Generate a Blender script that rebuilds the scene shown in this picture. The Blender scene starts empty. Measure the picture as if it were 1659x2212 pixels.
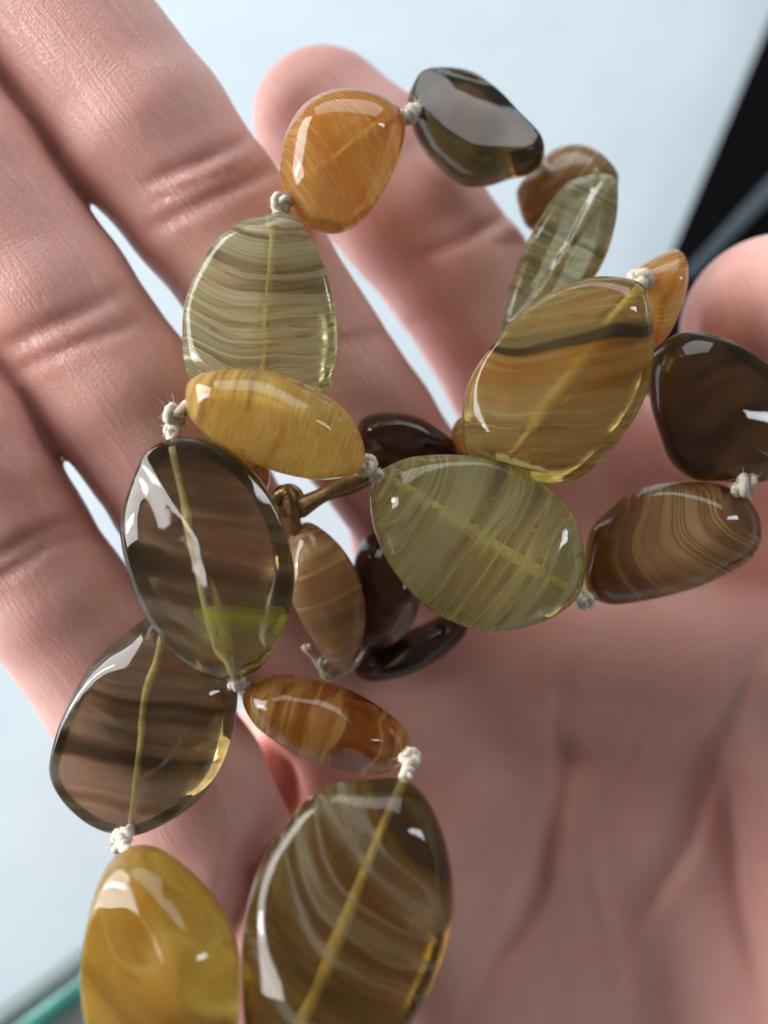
import bpy, bmesh, math, random
import numpy as np
from mathutils import Vector, Matrix

random.seed(7)
rng = np.random.default_rng(11)
S = bpy.context.scene
COL = S.collection

# ------------------------------------------------------------------ camera
# 1 unit = 1 cm.  Picture measurements are given on a 1659 x 2212 grid (u right, v down) plus a
# distance d along the optical axis; P(u, v, d) turns them into a point in the world.
FPX, UC, VC = 2372.0, 829.5, 1106.0
TILT = math.radians(20)
CAM = Vector((0.0, -25 * math.sin(TILT), 25 * math.cos(TILT)))
RX = Vector((1, 0, 0))
UPV = Vector((0, math.cos(TILT), math.sin(TILT)))
FW = Vector((0, math.sin(TILT), -math.cos(TILT)))
cd = bpy.data.cameras.new('camera')
cam = bpy.data.objects.new('camera', cd)
COL.objects.link(cam)
cam.location = CAM
cam.rotation_euler = (TILT, 0, 0)
cd.sensor_fit = 'VERTICAL'
cd.sensor_height = 24.0
cd.lens = 24.0 * FPX / 2212.0
cd.clip_start = 0.05
cd.clip_end = 2000
cd.dof.use_dof = True
cd.dof.focus_distance = 12.3
cd.dof.aperture_fstop = cd.lens * 1e-3 / (2 * 0.165)
S.camera = cam

# ------------------------------------------------------------------ light
W = bpy.data.worlds.new('World')
S.world = W
W.use_nodes = True
W.node_tree.nodes['Background'].inputs[0].default_value = (0.80, 0.80, 0.80, 1)
W.node_tree.nodes['Background'].inputs[1].default_value = 0.16


def area(name, frm, to, sx, sy, power, color):
    l = bpy.data.lights.new(name, 'AREA')
    l.shape = 'RECTANGLE'
    l.size, l.size_y = sx, sy
    l.energy = power
    l.color = color
    o = bpy.data.objects.new(name, l)
    COL.objects.link(o)
    o.location = frm
    o.rotation_euler = (Vector(to) - Vector(frm)).to_track_quat('-Z', 'Y').to_euler()
    return o


area('side_window_light', (-84, 22, 42), (0, 0, 8), 100, 66, 180000, (1.0, 0.985, 0.975))
area('left_sliver_light', (-80, -6, 40), (0, 0, 10), 9, 30, 17000, (0.96, 0.98, 1.0))  # narrow strip lamp added for sliver highlights on the beads
area('window_light', (4, 84, 66), (0, 4, 4), 110, 60, 54000, (0.96, 0.98, 1.0))
area('narrow_window_light', (66, 12, 48), (0, 0, 8), 8, 30, 9000, (0.88, 0.95, 1.0))

S.view_settings.view_transform = 'Standard'
S.view_settings.look = 'None'
S.view_settings.exposure = 0.22
S.view_settings.gamma = 1.0
S.render.engine = 'CYCLES'
S.cycles.use_denoising = True
S.cycles.max_bounces = 20
S.cycles.transmission_bounces = 16
S.cycles.transparent_max_bounces = 16
S.cycles.diffuse_bounces = 4
S.cycles.glossy_bounces = 6
S.cycles.volume_bounces = 0
S.cycles.caustics_refractive = True
S.cycles.caustics_reflective = False
S.cycles.blur_glossy = 0.3
S.cycles.sample_clamp_indirect = 12.0


# ------------------------------------------------------------------ helpers
def P(u, v, d):
    return CAM + FW * d + RX * ((u - UC) / FPX * d) - UPV * ((v - VC) / FPX * d)


def on_plane(u, v, z):
    r = FW + RX * ((u - UC) / FPX) - UPV * ((v - VC) / FPX)
    return CAM + r * ((z - CAM.z) / r.z)


def mesh_obj(name, verts, faces, mat, parent=None, smooth=True):
    me = bpy.data.meshes.new(name)
    me.from_pydata([tuple(v) for v in verts], [], faces)
    me.update()
    if smooth:
        me.polygons.foreach_set('use_smooth', [True] * len(me.polygons))
    if mat:
        me.materials.append(mat)
    o = bpy.data.objects.new(name, me)
    COL.objects.link(o)
    if parent is not None:
        o.parent = parent
    return o


def tag(o, label=None, cat=None, group=None, kind=None):
    for k, val in (('label', label), ('category', cat), ('group', group), ('kind', kind)):
        if val:
            o[k] = val
    return o


def tube(path, rad, seg=8, closed=False, cap=True):
    """verts, faces of a tube through points; rad is a number or a list"""
    n = len(path)
    path = [Vector(p) for p in path]
    rads = rad if hasattr(rad, '__len__') else [rad] * n
    V, F = [], []
    ref = None
    for i, p in enumerate(path):
        a = path[(i - 1) % n] if closed or i > 0 else p
        b = path[(i + 1) % n] if closed or i < n - 1 else p
        t = (b - a).normalized()
        if ref is None:
            ref = t.orthogonal().normalized()
        ref = (ref - t * ref.dot(t)).normalized()
        bi = t.cross(ref)
        for k in range(seg):
            an = 2 * math.pi * k / seg
            V.append(p + (ref * math.cos(an) + bi * math.sin(an)) * rads[i])
    m = n if closed else n - 1
    for i in range(m):
        j = (i + 1) % n
        for k in range(seg):
            k2 = (k + 1) % seg
            F.append((i * seg + k, i * seg + k2, j * seg + k2, j * seg + k))
    if cap and not closed:
        F.append(tuple(range(seg - 1, -1, -1)))
        F.append(tuple((n - 1) * seg + k for k in range(seg)))
    return V, F


def join(parts):
    V, F = [], []
    for v, f in parts:
        o = len(V)
        V += list(v)
        F += [tuple(i + o for i in q) for q in f]
    return V, F


def smooth_path(pts, n=24):
    pts = [Vector(p) for p in pts]
    out = []
    m = len(pts) - 1
    for i in range(m):
        p0, p1, p2, p3 = pts[max(i - 1, 0)], pts[i], pts[i + 1], pts[min(i + 2, m)]
        k = max(2, n // m)
        for s in range(k):
            t = s / k
            out.append(0.5 * ((2 * p1) + (p2 - p0) * t + (2 * p0 - 5 * p1 + 4 * p2 - p3) * t * t + (3 * p1 - p0 - 3 * p2 + p3) * t ** 3))
    out.append(pts[-1])
    return out


class NT:
    """small node-tree builder"""
    def __init__(self, name):
        self.m = bpy.data.materials.new(name)
        self.m.use_nodes = True
        self.t = self.m.node_tree
        self.t.nodes.clear()
        self.out = self.n('ShaderNodeOutputMaterial')

    def n(self, typ, **kw):
        nd = self.t.nodes.new(typ)
        ins = kw.pop('ins', {})
        for k, v in kw.items():
            setattr(nd, k, v)
        for k, v in ins.items():
            if isinstance(v, bpy.types.NodeSocket):
                self.t.links.new(v, nd.inputs[k])
            else:
                nd.inputs[k].default_value = v
        return nd

    def link(self, a, b):
        self.t.links.new(a, b)

    def math(self, op, a, b=0.0, clamp=False):
        nd = self.n('ShaderNodeMath', operation=op, use_clamp=clamp)
        for i, v in enumerate((a, b)):
            if isinstance(v, bpy.types.NodeSocket):
                self.link(v, nd.inputs[i])
            else:
                nd.inputs[i].default_value = v
        return nd.outputs[0]

    def noise(self, vec, scale, detail=3.0, rough=0.5, dist=0.0):
        return self.n('ShaderNodeTexNoise', ins={'Vector': vec, 'Scale': scale, 'Detail': detail, 'Roughness': rough, 'Distortion': dist})

    def ramp(self, fac, stops, interp='LINEAR'):
        r = self.n('ShaderNodeValToRGB', ins={'Fac': fac})
        e = r.color_ramp.elements
        r.color_ramp.interpolation = interp
        while len(e) > 1:
            e.remove(e[-1])
        e[0].position = stops[0][0]
        e[0].color = stops[0][1]
        for p, c in stops[1:]:
            q = e.new(p)
            q.color = c
        return r

    def combine(self, x, y, z):
        nd = self.n('ShaderNodeCombineXYZ')
        for i, v in enumerate((x, y, z)):
            if isinstance(v, bpy.types.NodeSocket):
                self.link(v, nd.inputs[i])
            else:
                nd.inputs[i].default_value = v
        return nd.outputs[0]

    def mix(self, fac, a, b):
        nd = self.n('ShaderNodeMix', data_type='RGBA')
        for i, v in ((0, fac), (6, a), (7, b)):
            if isinstance(v, bpy.types.NodeSocket):
                self.link(v, nd.inputs[i])
            else:
                nd.inputs[i].default_value = v
        return nd.outputs[2]


def rgb(r, g, b, a=1.0):
    return (r, g, b, a)


# ------------------------------------------------------------------ materials
def skin_material():
    m = NT('skin')
    fc = m.n('ShaderNodeAttribute', attribute_name='finger_co')
    fl = m.n('ShaderNodeAttribute', attribute_name='flush')
    sep = m.n('ShaderNodeSeparateXYZ', ins={0: fc.outputs['Vector']})
    t, a, fid = sep.outputs
    geo = m.n('ShaderNodeTexCoord').outputs['Object']
    big = m.noise(geo, 0.55, 3, 0.55)
    mid = m.noise(geo, 2.6, 4, 0.6)
    col = m.ramp(m.math('ADD', m.math('MULTIPLY', big.outputs['Fac'], 0.65), m.math('MULTIPLY', mid.outputs['Fac'], 0.35)),
                 [(0.30, rgb(0.74, 0.37, 0.32)), (0.5, rgb(0.80, 0.455, 0.395)), (0.72, rgb(0.85, 0.54, 0.475))])
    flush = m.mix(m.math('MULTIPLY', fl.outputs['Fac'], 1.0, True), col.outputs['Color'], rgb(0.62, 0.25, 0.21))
    # lengthwise furrows of the finger skin
    v1 = m.combine(m.math('MULTIPLY', t, 0.9), m.math('MULTIPLY', a, 11.0), fid)
    n1 = m.noise(v1, 1.0, 4, 0.62, 0.6)
    f1 = m.math('ABSOLUTE', m.math('SUBTRACT', n1.outputs['Fac'], 0.5))
    f1 = m.math('POWER', m.math('SUBTRACT', 1.0, m.math('MULTIPLY', f1, 3.4, True), True), 3.0)
    f1 = m.math('MULTIPLY', f1, m.math('SUBTRACT', 1.0, m.math('MULTIPLY', m.math('GREATER_THAN', fid, 49.0), 0.7)))
    # fine ridges
    v2 = m.combine(m.math('MULTIPLY', t, 3.0), m.math('MULTIPLY', a, 3.0), fid)
    w = m.noise(v2, 0.22, 2, 0.5)
    arc = m.math('ADD', t, m.math('MULTIPLY', m.math('MULTIPLY', a, a), 0.30))
    v3 = m.combine(m.math('ADD', arc, m.math('MULTIPLY', w.outputs['Fac'], 1.1)), a, fid)
    wav = m.n('ShaderNodeTexWave', wave_type='BANDS', bands_direction='X',
              ins={'Vector': v3, 'Scale': 5.2, 'Distortion': 0.6, 'Detail': 1.0})
    cell = m.n('ShaderNodeTexVoronoi', feature='DISTANCE_TO_EDGE', ins={'Vector': geo, 'Scale': 16.0, 'Randomness': 1.0})
    cl = m.math('MULTIPLY', cell.outputs['Distance'], 2.5, True)
    micro = m.noise(geo, 34.0, 3, 0.6)
    h = m.math('MULTIPLY', f1, -0.55)
    h = m.math('ADD', h, m.math('MULTIPLY', m.math('MULTIPLY', wav.outputs['Fac'], m.math('MULTIPLY', m.math('SUBTRACT', mid.outputs['Fac'], 0.42), 4.0, True)), 0.14))
    h = m.math('ADD', h, m.math('MULTIPLY', cl, 0.22))
    h = m.math('ADD', h, m.math('MULTIPLY', micro.outputs['Fac'], 0.30))
    bump = m.n('ShaderNodeBump', ins={'Height': h, 'Strength': 0.42, 'Distance': 0.035})
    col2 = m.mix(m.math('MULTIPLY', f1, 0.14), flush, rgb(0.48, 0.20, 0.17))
    rough = m.math('ADD', 0.36, m.math('MULTIPLY', mid.outputs['Fac'], 0.16))
    b = m.n('ShaderNodeBsdfPrincipled', ins={
        'Base Color': col2, 'Roughness': rough, 'IOR': 1.42, 'Subsurface Weight': 0.85,
        'Subsurface Radius': (1.0, 0.38, 0.22), 'Subsurface Scale': 0.28, 'Normal': bump.outputs[0]})
    b.inputs['Specular IOR Level'].default_value = 0.9
    m.link(b.outputs[0], m.out.inputs[0])
    return m.m


def glass_material(name, absorb, density, rough=0.0, ior=1.46, body=None):
    m = NT(name)
    geo = m.n('ShaderNodeTexCoord').outputs['Object']
    n = m.noise(geo, 1.6, 2, 0.5)
    bump = m.n('ShaderNodeBump', ins={'Height': n.outputs['Fac'], 'Strength': 0.12, 'Distance': 0.06})
    spk = m.noise(geo, 40.0, 1, 0.5)
    r = m.ramp(spk.outputs['Fac'], [(0.66, rgb(rough, rough, rough)), (0.80, rgb(0.14, 0.14, 0.14))])
    b = m.n('ShaderNodeBsdfPrincipled', ins={
        'Base Color': rgb(1, 1, 1), 'Roughness': r.outputs['Color'], 'IOR': ior, 'Transmission Weight': 1.0,
        'Normal': bump.outputs[0]})
    if body:                                                    # cloudy glass: part of the light is scattered in the body
        cloud = m.noise(geo, 1.3, 3, 0.5)
        tw = m.math('ADD', body[3], m.math('MULTIPLY', m.math('SUBTRACT', cloud.outputs['Fac'], 0.5), 0.10), True)
        m.link(tw, b.inputs['Transmission Weight'])
        b.inputs['Base Color'].default_value = rgb(body[0], body[1], body[2])
        b.inputs['Subsurface Weight'].default_value = 1.0
        b.inputs['Subsurface Radius'].default_value = (1.0, 0.6, 0.2)
        b.inputs['Subsurface Scale'].default_value = 0.25
    m.link(b.outputs[0], m.out.inputs[0])
    va = m.n('ShaderNodeVolumeAbsorption', ins={'Color': rgb(*absorb), 'Density': density})
    m.link(va.outputs[0], m.out.inputs['Volume'])
    return m.m


def swirl_material(name, stops, freq=9.0, cross=0.9, bend=0.25, warp=0.22, seed=0.0, wscale=0.9, ang=0.0, fine=0.35, trans=0.55, alpha=0.55, zones=None, zr=2.6, yside=None):
    """milky and dark bands drawn through the glass; stops = (pos, r, g, b, alpha)"""
    m = NT(name)
    at = m.n('ShaderNodeAttribute', attribute_name='bead_co')
    rot = m.n('ShaderNodeVectorRotate', rotation_type='Z_AXIS', ins={'Vector': at.outputs['Vector'], 'Angle': ang})
    sep = m.n('ShaderNodeSeparateXYZ', ins={0: rot.outputs[0]})
    x, y, z = sep.outputs
    wv = m.noise(m.combine(m.math('ADD', x, seed), y, m.math('MULTIPLY', z, 1.6)), wscale, 1, 0.4)
    x1 = m.math('ADD', x, m.math('MULTIPLY', m.math('MULTIPLY', y, y), bend))
    x1 = m.math('ADD', x1, m.math('MULTIPLY', m.math('SUBTRACT', wv.outputs['Fac'], 0.5), warp * 4))
    v = m.combine(m.math('MULTIPLY', x1, freq), m.math('MULTIPLY', y, cross), m.math('ADD', m.math('MULTIPLY', z, 1.3), seed * 3.1))
    n = m.noise(v, 0.42, 2, 0.55)
    v2 = m.combine(m.math('MULTIPLY', x1, freq * 3.0), m.math('MULTIPLY', y, cross * 1.3), m.math('ADD', m.math('MULTIPLY', z, 1.5), seed))
    n2 = m.noise(v2, 0.42, 1, 0.5)
    f = m.math('ADD', m.math('MULTIPLY', n.outputs['Fac'], 1.0), m.math('MULTIPLY', m.math('SUBTRACT', n2.outputs['Fac'], 0.5), fine))
    r = m.ramp(f, [(s[0], (s[1], s[2], s[3], s[4] * alpha)) for s in stops])
    colr, alp = r.outputs['Color'], r.outputs['Alpha']
    if zones:
        zf = m.math('ADD', m.math('DIVIDE', x1, zr), 0.5)
        zf = m.math('ADD', zf, m.math('MULTIPLY', m.math('SUBTRACT', n2.outputs['Fac'], 0.5), 0.10))
        z_ = m.ramp(zf, [(q[0], (q[1], q[2], q[3], q[4])) for q in zones])
        za = z_.outputs['Alpha']
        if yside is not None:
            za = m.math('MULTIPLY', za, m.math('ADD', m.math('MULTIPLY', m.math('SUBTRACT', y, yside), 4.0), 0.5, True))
        colr = m.mix(za, colr, z_.outputs['Color'])
        alp = m.math('MAXIMUM', alp, za)
    dif = m.n('ShaderNodeBsdfDiffuse', ins={'Color': colr})
    trn = m.n('ShaderNodeBsdfTranslucent', ins={'Color': colr})
    dt = m.n('ShaderNodeMixShader', ins={0: trans})
    m.link(dif.outputs[0], dt.inputs[1])
    m.link(trn.outputs[0], dt.inputs[2])
    tr = m.n('ShaderNodeBsdfTransparent')
    mx = m.n('ShaderNodeMixShader', ins={0: alp})
    m.link(tr.outputs[0], mx.inputs[1])
    m.link(dt.outputs[0], mx.inputs[2])
    m.link(mx.outputs[0], m.out.inputs[0])
    return m.m


def cord_material(name='silk_cord', c0=(0.54, 0.47, 0.37), c1=(0.78, 0.71, 0.60), clear=0.0):
    m = NT(name)
    geo = m.n('ShaderNodeTexCoord').outputs['Object']
    n = m.noise(geo, 30.0, 4, 0.65)
    r = m.ramp(n.outputs['Fac'], [(0.3, rgb(*c0)), (0.7, rgb(*c1))])
    bump = m.n('ShaderNodeBump', ins={'Height': n.outputs['Fac'], 'Strength': 0.5, 'Distance': 0.02})
    b = m.n('ShaderNodeBsdfPrincipled', ins={'Base Color': r.outputs['Color'], 'Roughness': 0.75, 'Normal': bump.outputs[0]})
    if clear:
        tr = m.n('ShaderNodeBsdfTransparent', ins={'Color': rgb(1.0, 0.92, 0.6)})
        mx = m.n('ShaderNodeMixShader', ins={0: m.math('ADD', clear, m.math('MULTIPLY', n.outputs['Fac'], -0.5), True)})
        m.link(b.outputs[0], mx.inputs[1])
        m.link(tr.outputs[0], mx.inputs[2])
        b = mx
    m.link(b.outputs[0], m.out.inputs[0])
    return m.m


def simple(name, c0, c1, scale, rough, metal=0.0, bump=0.2, dist=0.02, coat=0.0, spec=0.5):
    m = NT(name)
    geo = m.n('ShaderNodeTexCoord').outputs['Object']
    n = m.noise(geo, scale, 4, 0.6)
    r = m.ramp(n.outputs['Fac'], [(0.3, rgb(*c0)), (0.7, rgb(*c1))])
    bp = m.n('ShaderNodeBump', ins={'Height': n.outputs['Fac'], 'Strength': bump, 'Distance': dist})
    b = m.n('ShaderNodeBsdfPrincipled', ins={'Base Color': r.outputs['Color'], 'Roughness': rough, 'Metallic': metal,
                                            'Coat Weight': coat, 'Specular IOR Level': spec, 'Normal': bp.outputs[0]})
    m.link(b.outputs[0], m.out.inputs[0])
    return m.m


SKIN = skin_material()
CORD = cord_material()
THREAD = cord_material('bore_thread', (0.85, 0.70, 0.26), (0.98, 0.88, 0.50), 0.55)
BRASS = simple('aged_brass', (0.20, 0.12, 0.05), (0.40, 0.26, 0.12), 14.0, 0.42, 1.0, 0.25, 0.02)
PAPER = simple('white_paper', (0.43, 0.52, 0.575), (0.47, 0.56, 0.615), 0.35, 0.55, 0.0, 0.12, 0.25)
BLACK = simple('black_gloss', (0.003, 0.003, 0.004), (0.005, 0.005, 0.006), 3.0, 0.75, 0.0, 0.02, 0.02, 0.0, 0.0)
REFLECTION_BLUEGREY = simple('blue_grey_painted_reflection', (0.035, 0.05, 0.065), (0.055, 0.075, 0.095), 2.0, 0.4, 0.0, 0.02, 0.02, 0.0, 0.15)
TEAL = simple('teal_glass_edge', (0.0, 0.10, 0.10), (0.10, 0.42, 0.36), 1.6, 0.12, 0.0, 0.05, 0.05, 0.6)
GLASSG = glass_material('green_tinted_glass', (0.72, 0.86, 0.78), 0.45, 0.04)


# ------------------------------------------------------------------ table, black case, glass plate
def slab(name, corners, z0, z1, mat, parent=None, bevel=0.0, seg=3):
    bm = bmesh.new()
    lo = [bm.verts.new((x, y, z0)) for x, y in corners]
    hi = [bm.verts.new((x, y, z1)) for x, y in corners]
    n = len(corners)
    bm.faces.new(hi)
    bm.faces.new(lo[::-1])
    for i in range(n):
        j = (i + 1) % n
        bm.faces.new((lo[i], lo[j], hi[j], hi[i]))
    bmesh.ops.recalc_face_normals(bm, faces=bm.faces)
    if bevel:
        bmesh.ops.bevel(bm, geom=list(bm.edges), offset=bevel, segments=seg, profile=0.5, affect='EDGES')
    me = bpy.data.meshes.new(name)
    bm.to_mesh(me)
    bm.free()
    me.materials.append(mat)
    if bevel:
        me.polygons.foreach_set('use_smooth', [True] * len(me.polygons))
    o = bpy.data.objects.new(name, me)
    COL.objects.link(o)
    if parent is not None:
        o.parent = parent
    return o


table = slab('table', [(-60, -45), (70, -45), (70, 80), (-60, 80)], -2.0, 0.0, PAPER, None, 0.3)
tag(table, 'white tabletop lying out of focus far below the hand and beads', 'table')

case = bpy.data.objects.new('flat_case', None)
COL.objects.link(case)
HB = 1.0
e0, e1 = on_plane(1659, 53, HB), on_plane(1454, 540, HB)
dv = (e0 - e1).normalized()
pv = Vector((dv.y, -dv.x, 0))
if pv.x < 0:
    pv = -pv
case.location = (e1.x, e1.y, 0)
tag(case, 'glossy black flat object with painted blue-grey reflection streaks on the table behind the thumb', 'case')


def case_pt(s, w):
    q = e1 + dv * s + pv * w
    return (q.x - e1.x, q.y - e1.y)


slab('body', [case_pt(-16, 0), case_pt(26, 0), case_pt(26, 24), case_pt(-16, 24)], 0.01, HB, BLACK, case, 0.06)
# raised blue-grey strips standing in for reflections on its top, fanning away from the edge
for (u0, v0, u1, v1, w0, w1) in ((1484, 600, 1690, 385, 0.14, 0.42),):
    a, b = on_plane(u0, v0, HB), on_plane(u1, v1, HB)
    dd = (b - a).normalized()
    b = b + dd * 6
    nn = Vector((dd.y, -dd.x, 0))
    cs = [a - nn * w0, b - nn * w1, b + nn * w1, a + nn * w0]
    slab('band', [(c.x - e1.x, c.y - e1.y) for c in cs], HB - 0.02, HB + 0.12, REFLECTION_BLUEGREY, case, 0.06)

plate = bpy.data.objects.new('glass_dish', None)
COL.objects.link(plate)
g0, g1 = on_plane(178, 2045, 0.9), on_plane(0, 2176, 0.9)
plate.location = (g0.x, g0.y, 0)
tag(plate, 'thick clear greenish glass dish with teal edge at the lower left corner', 'dish')
gd = (g0 - g1).normalized()
gp = Vector((gd.y, -gd.x, 0))
if gp.y > 0:
    gp = -gp


def gpt(s, w):
    q = g0 + gd * s + gp * w
    return (q.x - g0.x, q.y - g0.y)


slab('glass_slab', [gpt(-9, 0.0), gpt(3.5, 0.0), gpt(3.5, 9), gpt(-9, 9)], 0.02, 0.95, GLASSG, plate, 0.2, 4)
slab('edge_band', [gpt(-8, 0.42), gpt(2.8, 0.42), gpt(2.8, 0.78), gpt(-8, 0.78)], 0.3, 0.6, TEAL, plate, 0.08)


# ------------------------------------------------------------------ hand: one skin grown from a distance field
def cc(u, v, d):
    return np.array(((u - UC) / FPX * d, -(v - VC) / FPX * d, d))


def chain(pts):
    return [(cc(u, v, d), r) for u, v, d, r in pts]


FING = {
    'middle': chain([(-330, -640, 13.7, 0.80), (-150, -360, 13.8, 0.98), (60, -50, 13.9, 1.10), (317, 286, 14.0, 1.10), (440, 445, 14.15, 1.03),
                     (553, 588, 14.35, 1.02), (788, 927, 15.0, 0.99), (940, 1145, 15.9, 1.0)]),
    'ring': chain([(-480, -240, 13.4, 0.8), (-300, 40, 13.5, 1.0), (-80, 378, 13.6, 1.06), (110, 640, 13.75, 1.02), (263, 852, 13.95, 1.01),
                   (410, 1059, 14.3, 1.03), (556, 1278, 14.9, 1.0), (700, 1480, 15.7, 1.05)]),
    'little': chain([(-420, 420, 13.4, 0.75), (-260, 730, 13.5, 0.92), (-112, 950, 13.5, 1.08), (28, 1165, 13.7, 0.952), (118, 1297, 13.85, 0.94),
                     (264, 1483, 14.2, 1.03), (400, 1690, 14.6, 1.06), (490, 1880, 15.0, 1.08), (560, 2090, 15.5, 1.1)]),
    'index': chain([(700, 262, 16.1, 1.04), (790, 355, 16.0, 1.12), (890, 469, 15.9, 1.07), (995, 602, 16.0, 1.05), (1116, 796, 16.2, 1.07), (1230, 1020, 16.6, 1.2)]),
    'thumb': chain([(1680, 715, 15.0, 1.30), (1790, 900, 15.2, 1.32), (1880, 1130, 15.6, 1.3), (1860, 1500, 16.4, 1.45)]),
}
PALM = [
    chain([(1230, 1020, 16.8, 1.25), (1400, 1480, 17.2, 1.45), (1640, 2350, 20.2, 1.9)]),
    chain([(930, 1150, 16.2, 1.1), (1170, 1650, 17.2, 1.4), (1350, 2500, 20.8, 1.9)]),
    chain([(720, 1480, 15.9, 1.05), (980, 1850, 16.9, 1.3), (1150, 2500, 20.4, 1.8)]),
    chain([(545, 2020, 15.7, 1.05), (760, 2300, 17.2, 1.3), (950, 2700, 19.6, 1.6)]),
    chain([(1860, 1500, 16.6, 1.5), (1800, 1900, 17.4, 1.7), (1700, 2500, 19.8, 1.9)]),
    chain([(1230, 1000, 17.1, 1.0), (1450, 1010, 17.0, 1.0), (1800, 1000, 16.6, 1.15)]),
    chain([(1350, 1200, 17.3, 1.1), (1850, 1200, 16.9, 1.3)]),
    chain([(590, 1640, 16.9, 0.8), (640, 1800, 17.0, 0.9), (640, 2050, 17.0, 1.0)]),
    chain([(760, 1450, 16.1, 0.95), (1200, 1410, 16.0, 1.15), (1760, 1400, 16.0, 1.2)]),
]
MOUNDS = [
    chain([(870, 1540, 16.1, 1.05), (950, 1700, 16.4, 1.15), (900, 2020, 18.0, 1.2), (780, 2300, 18.8, 1.3)]),
    chain([(1340, 1420, 16.8, 1.15), (1370, 1700, 17.3, 1.15), (1330, 2000, 18.9, 0.8)]),
    chain([(1740, 1560, 16.3, 1.25), (1730, 1900, 17.9, 1.4), (1740, 2300, 19.2, 1.5)]),
    chain([(1220, 1900, 18.4, 0.7), (1190, 2150, 19.0, 0.95), (1180, 2500, 20.0, 1.2)]),
    chain([(1530, 1800, 18.1, 0.75), (1500, 2050, 18.8, 1.05), (1480, 2500, 20.0, 1.3)]),
]

H = 0.066
lo = np.array([-9.2, -11.6, 11.9])
hi = np.array([9.6, 12.2, 21.4])
NG = np.ceil((hi - lo) / H).astype(int)
GX = (lo[0] + H * np.arange(NG[0])).astype(np.float32)
GY = (lo[1] + H * np.arange(NG[1])).astype(np.float32)
GZ = (lo[2] + H * np.arange(NG[2])).astype(np.float32)
FAR = 4.0


def smin(a, b, k):
    h = np.maximum(k - np.abs(a - b), 0.0) / k
    return np.minimum(a, b) - h * h * k * 0.25


def seg_dist(X, Y, Z, a, b, ra, rb):
    ab = (b - a).astype(np.float32)
    L2 = float(ab @ ab)
    t = ((X - a[0]) * ab[0] + (Y - a[1]) * ab[1] + (Z - a[2]) * ab[2]) / L2
    t = np.clip(t, 0, 1)
    dx, dy, dz = X - (a[0] + t * ab[0]), Y - (a[1] + t * ab[1]), Z - (a[2] + t * ab[2])
    return np.sqrt(dx * dx + dy * dy + dz * dz) - (ra + (rb - ra) * t), t


def field_of(ch, k=0.12, margin=1.5):
    D = np.full(NG, FAR, np.float32)
    for (a, ra), (b, rb) in zip(ch[:-1], ch[1:]):
        mn = np.minimum(a - ra, b - rb) - margin
        mx = np.maximum(a + ra, b + rb) + margin
        i0 = np.clip(((mn - lo) / H).astype(int), 0, NG)
        i1 = np.clip(((mx - lo) / H).astype(int) + 1, 0, NG)
        if (i1 <= i0).any():
            continue
        sl = tuple(slice(i0[q], i1[q]) for q in range(3))
        d, _ = seg_dist(GX[sl[0]][:, None, None], GY[sl[1]][None, :, None], GZ[sl[2]][None, None, :], a, b, ra, rb)
        D[sl] = smin(D[sl], d, k)
    return D


palm = np.full(NG, FAR, np.float32)
for c in PALM:
    palm = smin(palm, field_of(c), 0.55)
for c in MOUNDS:
    palm = smin(palm, field_of(c), 0.5)
total = palm.copy()
for nm, c in FING.items():
    f = smin(field_of(c), palm, 0.28)
    total = smin(total, f, 0.13)
del palm

# creases: polyline on the picture grid, half width (px), depth (cm), redness
CREASES = [
    ([(340, 385), (430, 350), (535, 298)], 16, 0.06, 0.6), ([(352, 480), (470, 420), (600, 362)], 18, 0.06, 0.6), ([(345, 430), (420, 398), (500, 370)], 9, 0.035, 0.3),
    ([(40, 735), (140, 690), (240, 640)], 18, 0.055, 0.6), ([(60, 790), (160, 745), (270, 705)], 15, 0.04, 0.45),
    ([(0, 1198), (60, 1165), (117, 1138), (200, 1112)], 17, 0.06, 0.7), ([(10, 1240), (100, 1180), (200, 1145)], 16, 0.05, 0.5),
    ([(700, 745), (790, 725), (900, 700)], 14, 0.05, 0.4), ([(930, 545), (1000, 520), (1090, 470)], 16, 0.05, 0.4),
    ([(1235, 1380), (1219, 1476), (1229, 1601), (1209, 1726), (1179, 1851), (1129, 1976), (1040, 2151), (1000, 2240)], 30, 0.18, 0.4),
    ([(1229, 1700), (1244, 1751), (1279, 1926), (1330, 2101), (1325, 2260)], 24, 0.10, 0.25),
    ([(1690, 1360), (1630, 1426), (1580, 1551), (1530, 1676), (1480, 1826), (1380, 1976), (1334, 2090)], 28, 0.15, 0.3),
    ([(1600, 1500), (1585, 1600), (1580, 1751), (1610, 1976), (1650, 2151), (1670, 2260)], 28, 0.14, 0.25),
    ([(1410, 1560), (1350, 1680), (1290, 1725), (1230, 1760)], 7, 0.05, 0.35),
    ([(1130, 1500), (1190, 1545), (1228, 1610)], 8, 0.03, 0.2), ([(1500, 1480), (1450, 1560), (1420, 1660)], 7, 0.035, 0.25),
    ([(560, 1560), (625, 1640), (610, 1750), (550, 1850), (500, 1990), (470, 2100)], 34, 0.55, 1.0),
]
for i, (pts, wd, dp, red) in enumerate(CREASES):        # finger folds run right across the finger
    if wd < 20 and i < 9:
        (x0, y0), (x1, y1) = pts[0], pts[-1]
        L = math.hypot(x1 - x0, y1 - y0)
        ux, uy = (x1 - x0) / L * 55, (y1 - y0) / L * 55
        CREASES[i] = ([(x0 - ux, y0 - uy)] + pts + [(x1 + ux, y1 + uy)], wd * 0.9, dp * 1.1, red)
PU = FPX * GX[:, None, None] / GZ[None, None, :] + UC
PV = VC - FPX * GY[None, :, None] / GZ[None, None, :]
near = np.nonzero(np.abs(total) < 0.9)
pu = PU[near[0], 0, near[2]]
pv_ = PV[0, near[1], near[2]]


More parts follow.
